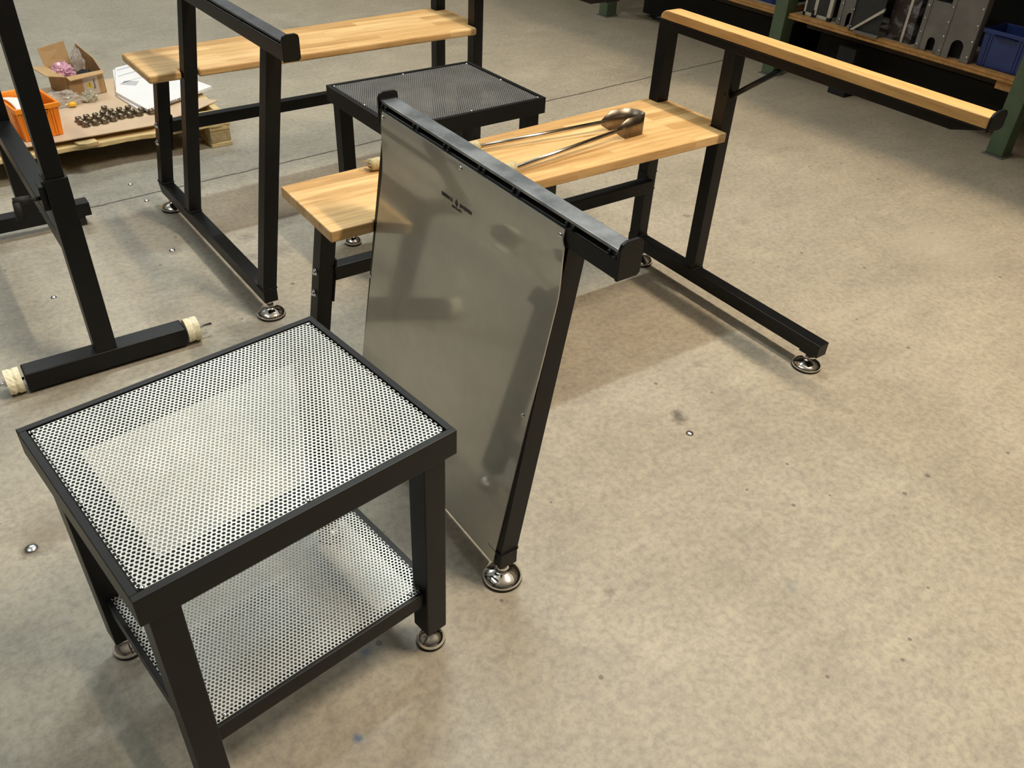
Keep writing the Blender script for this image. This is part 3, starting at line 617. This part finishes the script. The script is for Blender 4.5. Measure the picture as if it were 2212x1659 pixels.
def crumple(name, c, size, m, label, cat, seed, sub=4, amp=.30):
    bm = bmesh.new(); bmesh.ops.create_icosphere(bm, subdivisions=sub, radius=1.0); rnd = random.Random(seed)
    from mathutils import noise as mn
    o0 = Vector((rnd.random()*9, rnd.random()*9, rnd.random()*9))
    for v in bm.verts:
        n = abs(mn.noise(v.co*1.9+o0))*1.2+abs(mn.noise(v.co*4.5+o0))*.7
        v.co = v.co*(1-amp+amp*1.6*n)
        v.co = Vector((v.co.x*size[0], v.co.y*size[1], v.co.z*size[2]))
        v.co.z = max(v.co.z, -size[2]*.55)
    me = bpy.data.meshes.new(name); bm.to_mesh(me); bm.free(); me.materials.append(m)
    o = bpy.data.objects.new(name, me); COL.objects.link(o); o.rotation_euler = (0, 0, HY); p = hall(*c); o.location = p
    return tag(o, label, cat)
crumple('plastic_bag', (.612, -4.055, CZ+.088), (.046, .060, .038), M_pink, 'crumpled pink plastic bag in the cardboard box', 'bag', 1)
crumple('plastic_bag', (.684, -4.085, CZ+.112), (.026, .040, .060), M_bag, 'clear plastic bag rising from the cardboard box', 'bag', 4)
crumple('tool_part', (.694, -4.050, CZ+.068), (.034, .046, .022), M_dark, 'black part wrapped in plastic, inside the cardboard box', 'part', 6, 3)
crumple('plastic_bag', (.545, -3.900, CZ+.022), (.090, .046, .040), M_bag, 'clear plastic bag with yellow parts, beside the orange crate', 'bag', 8)
crumple('plastic_bag', (.662, -3.905, CZ+.016), (.032, .026, .030), mat('frosted_plastic_bag', (.55, .52, .42), .35, Transmission_Weight=.3), 'frosted plastic bag leaning against the label of the cardboard box', 'bag', 11)
crumple('yellow_part', (.583, -3.862, CZ+.012), (.018, .012, .012), mat('yellow_plastic', (.85, .50, .03), .4), 'small yellow part inside the clear bag', 'part', 12, 3, .1)

# flanged nuts spread over the cardboard
def nut_mesh():
    m = MB(); m.lathe([(.0122, .003), (.0122, .0165), (.0112, .0190), (.0075, .0195), (.0070, .0150), (.0001, .0150)], n=20, close=False)
    pts = []
    for i in range(36):
        t = 2*math.pi*i/36; r = .0172 if (i % 4) < 2 else .0148; pts.append((r*math.cos(t), r*math.sin(t)))
    m.prism(pts, lambda p, e: (p[0], p[1], .0032*e)); return m
nuts = [(.564, -3.679), (.596, -3.691), (.566, -3.651), (.574, -3.615), (.599, -3.654), (.63, -3.692), (.61, -3.616), (.636, -3.656), (.645, -3.618), (.682, -3.759), (.665, -3.706), (.694, -3.712), (.67, -3.659), (.68, -3.627), (.702, -3.675), (.73, -3.71), (.736, -3.684), (.716, -3.64), (.766, -3.719), (.77, -3.672), (.75, -3.638), (.786, -3.641), (.804, -3.67), (.835, -3.637)]
nut0 = None
# push apart so that no two flanges overlap
nn = [list(p) for p in nuts]
for _ in range(60):
    for i in range(len(nn)):
        for j in range(i):
            dx, dy = nn[i][0]-nn[j][0], nn[i][1]-nn[j][1]; d = math.hypot(dx, dy)
            if d < .0342: k = (.0342-d)/2/d; nn[i][0] += dx*k; nn[i][1] += dy*k; nn[j][0] -= dx*k; nn[j][1] -= dy*k
ext = {max(range(len(nn)), key=lambda i: nn[i][0]): 'dark flanged metal nut standing alone at the right end of the group', min(range(len(nn)), key=lambda i: nn[i][0]): 'dark flanged metal nut at the far left tip of the nut cluster',
       max(range(len(nn)), key=lambda i: nn[i][1]): 'dark flanged metal nut nearest the front edge of the pallet', min(range(len(nn)), key=lambda i: nn[i][1]): 'dark flanged metal nut farthest back in the cluster, behind the rest'}
for i, (s, a) in enumerate(nn):
    if nut0 is None: o = nut0 = nut_mesh().build('flanged_nut', M_nut)
    else: o = nut0.copy(); COL.objects.link(o)
    o.location = hall(s, a, CZ); o.rotation_euler = (0, 0, HY+i*.7)
    tag(o, ext.get(i, 'dark flanged metal nut in the middle of the tight cluster on the cardboard sheet'), 'nut', 'flanged nuts clustered on the cardboard')

# ------------------------------------------------------------------ anchor bolts in the floor
for (s, a, r, txt) in ((1.397, -1.049, .0105, 'bright anchor bolt head in the open floor to the right of the steel panel'), (.590, -2.695, .0105, 'shiny anchor bolt head in the floor between roller stand and far bench'),
                       (.193, -2.579, .009, 'small anchor bolt head in the floor under the roller stand beam'), (-.077, -1.546, .014, 'grey anchor bolt head in a chipped floor patch left of the silver stool'),
                       (.632, -3.120, .009, 'dull anchor bolt head next to the rear foot of the far bench'), (.623, -3.293, .009, 'dull anchor bolt head beside the floor joint near the pallet')):
    b = MB(); b.lathe([(r, 0), (r*.98, .002), (r*.7, .0045), (r*.2, .006)], n=18)
    o = b.build('floor_anchor_bolt', M_zinc); o.location = hall(s, a, 0); tag(o, txt, 'bolt')

# ------------------------------------------------------------------ storage rack on the right
def rack():
    t = hroot('storage_rack', 0, 0, 0, 'green steel storage rack with chipboard shelves at the upper right', 'rack')
    zt_ = 1.10
    for ca in (-3.062, -1.705, -4.487):
        for cs in (4.035, 4.90):
            MB().box(cs, cs+.085, ca-.040, ca+.040, 0.006, zt_).build('post', M_green, t, bevel=0.003)
            MB().box(cs-.012, cs+.097, ca-.050, ca+.050, 0.0, 0.005).build('base_plate', M_duct, t, bevel=0.001)
    for (a0, a1) in ((-3.018, -1.750), (-4.443, -3.106)):
        for z in (0.335, 0.900):
            MB().box(4.057, 4.98, a0, a1, z-.0255, z-.0135).build('shelf_board', M_chip, t, bevel=0.0006)
            sb = MB().box(4.060, 4.98, a0, a1, z-.0120, z).build('shelf_board', M_chip, t, bevel=0.0006)
            MB().box(4.105, 4.97, a0+.01, a1-.01, z, z+.0008).build('dust_layer', M_chipgrey, sb)
            MB().box(4.24, 4.28, a0, a1, z-.095, z-.0257).build('cross_beam', M_brown, t)
    for (a0, a1) in ((-3.018, -1.750), (-4.443, -3.106)):
        MB().box(4.94, 4.96, a0, a1, 0.02, 0.90).build('shade_panel', M_dark, t)  # dark sheet added so the depth of the rack reads as shade
    MB().box(4.10, 4.18, -2.69, -2.585, 0.0, 0.245).build('support_block', M_dark, t)
    MB().box(4.07, 4.10, -1.83, -1.752, 0.272, 0.309).build('packer_block', M_chip, t)
    return t
rack()
RZ = 0.336
# flight case
def case_():
    t = hroot('flight_case', 0, 0, RZ, 'black flight case with pale aluminium edges on the rack beside a green post', 'case')
    s0, s1, a0, a1, h = 4.10, 4.45, -2.962, -2.790, .30
    MB().box(s0+.003, s1-.003, a0+.003, a1-.003, .003, h).build('body', M_case, t)
    e = MB(); k = .018
    for (a, b) in ((a0, a0+k*.7), (a0+.062, a0+.062+k*1.1), (a1-k*1.3, a1)): e.box(s0, s0+.006, a, b, .012, h+.002)
    for (a, b) in ((a0+.014, a0+.055), (a0+.088, a1-k)): e.box(s0-.001, s0+.010, a, b, 0, k)
    e.box(s0+.02, s1, a1-.006, a1, 0, k); e.box(s0+.006, s0+.02, a1-.004, a1, .012, h); e.build('edge_profile', M_casealu, t, bevel=0.002)
    c = MB(); c.box(s0-.002, s0+.02, a1-.020, a1+.001, 0, .018); c.box(s0-.003, s0+.01, a0+.056, a0+.070, .0, .036); c.box(s0-.002, s0+.01, a0-.001, a0+.012, 0, .018); c.build('corner_guard', M_dark, t)
case_()
def slot_box(name, label, s0, s1, a0, a1, h, slot_c, slot_r, slot_h, rivs, lean=0.0, flange=.022, rl=True, rr=True):
    t = hroot(name, 0, 0, RZ, label, 'duct panel')
    n = 14; cx = slot_c
    # front plate with an arched opening, built as two halves and an arch
    fp = MB(); sw = lambda p, e: (s0-.0015+.003*e, p[0], p[1]); zh = slot_h-slot_r
    arc = [(cx+slot_r*math.cos(math.pi*i/n), zh+slot_r*math.sin(math.pi*i/n)) for i in range(n+1)]
    fp.prism([(a0, 0), (cx-slot_r, 0), (cx-slot_r, zh), (a0, zh)], sw); fp.prism([(cx+slot_r, 0), (a1, 0), (a1, zh), (cx+slot_r, zh)], sw)
    fp.prism([(a0, zh), (cx-slot_r, zh), (cx-slot_r, slot_h), (a0, slot_h)], sw); fp.prism([(cx+slot_r, zh), (a1, zh), (a1, slot_h), (cx+slot_r, slot_h)], sw)
    for i in range(n): fp.prism([arc[i], arc[i+1], (arc[i+1][0], slot_h), (arc[i][0], slot_h)], sw)
    fp.prism([(a0, slot_h), (a1, slot_h), (a1, h), (a0, h)], sw); fp.build('front_plate', M_duct, t)
    MB().box(s0+.002, s1, a0, a0+.004, 0, h).build('side_plate', M_duct, t); MB().box(s0+.002, s1, a1-.004, a1, 0, h).build('side_plate', M_duct, t)
    MB().box(s1-.004, s1, a0+.004, a1-.004, 0, h).build('back_plate', M_dark, t)
    g = MB()
    if rl: g.box(s0-.005, s0-.001, a0-.002, a0+flange, 0, h)
    if rr: g.box(s0-.005, s0-.001, a1-flange, a1+.002, 0, h)
    g.build('flange', M_duct, t, bevel=0.0008)
    for (a, z) in rivs: MB().lathe([(.0058, -.0005), (.0050, -.0035), (.0020, -.0055)], (s0-.005, a, z), 10, 's').build('rivet', M_zinc, t)
    return t
slot_box('duct_housing', 'grey riveted steel housing with a tall arched slot, right of the flight case', 4.10, 4.16, -2.745, -2.640, .30, -2.675, .019, .070, [(-2.728, .030), (-2.728, .105)], rr=False)
def braced():
    t = hroot('steel_bracket', 0, 0, RZ, 'dark steel bracket with a diagonal brace, between slotted housing and marbled box', 'bracket')
    MB().box(4.060, 4.063, -2.636, -2.470, .012, .30).build('back_plate', M_case, t)
    MB().box(4.052, 4.060, -2.640, -2.632, 0, .30).build('edge_flange', M_duct, t)
    MB().prism([(-2.622, .010), (-2.606, .010), (-2.462, .125), (-2.462, .142)], lambda p, e: (4.045+.012*e, p[0], p[1])).build('diagonal_brace', M_casealu, t)
    MB().box(4.045, 4.060, -2.60, -2.462, 0.0, .012).build('foot_strip', M_duct, t)
    for (a, z) in ((-2.640, .022), (-2.626, .024), (-2.645, .098), (-2.630, .102)): MB().lathe([(.0042, 0), (.0038, -.003), (.0015, -.0048)], (4.052, a, z), 10, 's').build('rivet', M_zinc, t)
braced()
def marble_box():
    t = hroot('marbled_box', 0, 0, RZ, 'tall box wrapped in dark marbled pattern with pale edge tape, on the rack shelf', 'box')
    MB().box(4.115, 4.27, -2.462, -2.322, 0, .30).build('body', M_marble, t, bevel=0.002)
    MB().box(4.110, 4.115, -2.375, -2.362, 0, .30).build('edge_tape', M_casealu, t)
marble_box()
riv = lambda a, zs: [(a, z) for z in zs]
slot_box('duct_housing', 'short grey riveted steel housing with small arched slot, left of the taller one', 4.085, 4.125, -2.274, -2.152, .222, -2.200, .0200, .066, riv(-2.263, (.022, .078, .140, .196)), rr=False)
slot_box('duct_housing', 'tall grey riveted steel housing with large arched slot, beside the blue crate', 4.070, 4.115, -2.148, -1.990, .330, -2.062, .0310, .088, riv(-2.137, (.024, .088, .150, .215, .28))+riv(-1.997, (.028, .095, .165, .235)), flange=.020)
# dark blue crate: its grip side faces the aisle
bin_(0, 0, 0, .195, .17, .160, M_blue, 'storage_crate', 'dark blue plastic crate at the right end of the rack shelf', 'crate', flare=0.05, at=(4.10, -1.964, RZ+.001, -90))
hroot_items = [('storage_crate', 4.13, 4.42, -3.33, -3.17, .16, 'blue plastic crate on the far bay of the rack, left of the green post'), ('storage_crate', 4.13, 4.42, -3.80, -3.52, .15, 'dark blue crate deep in the far bay of the rack')]
for (s0, s1, a0, a1, h, lab) in ((4.50, 4.90, -3.00, -2.50, .40, 'large dark block added for shade at the back of the rack shelf behind the flight case'), (4.42, 4.90, -2.49, -1.80, .42, 'large dark block added for shade at the back of the rack shelf behind the riveted housings'),
                               (4.46, 4.90, -4.40, -3.15, .40, 'long dark block added for shade at the back of the far rack bay')):
    t_ = hroot('shelf_shade_block', 0, 0, RZ, lab, 'shade block'); MB().box(s0, s1, a0, a1, 0, h).build('body', M_dark, t_, bevel=.003)  # dark blocks added behind the shelf items in place of shade
    MB().box(s0-.001, s1, (a0+a1)/2-.02, (a0+a1)/2+.02, h, h+.0008).build('tape', M_rubber, t_)  # band across the top of each added block
for (s0, s1, a0, a1, lab) in ((4.30, 4.88, -2.96, -1.84, 'dark block added for shade under the near rack bay'), (4.30, 4.88, -4.38, -3.16, 'dark block added for shade under the far rack bay')):
    t_ = hroot('underbay_shade_block', 0, 0, 0, lab, 'crate'); MB().box(s0, s1, a0, a1, 0.02, .22).build('body', M_dark, t_, bevel=.003)  # dark blocks added in place of the shade under the lowest shelf
    for a in (a0+.1, a1-.18): MB().box(s0, s1, a, a+.08, 0, .02).build('shade_block_foot', M_dark, t_)
for nm, s0, s1, a0, a1, h, lab in hroot_items:
    bin_(s0, a1, RZ+.001, s1-s0, a1-a0, h, M_blue, nm, lab, 'crate', flare=0.04)
# low pallet end by the farthest rack post
def far_pallet():
    t = hroot('wooden_platform', 0, 0, 0, 'dark low wooden platform at the far end of the rack, top edge of view', 'platform')
    MB().box(3.86, 4.03, -4.62, -4.40, .085, .115).build('platform_board', M_chip, t, bevel=0.002)
    for (s, a) in ((3.99, -4.66),): pass
    MB().box(3.99, 4.03, -4.60, -4.56, .0, .085).build('leg', M_green, t)
    MB().box(3.99, 4.03, -4.44, -4.40, .0, .085).build('leg', M_green, t)
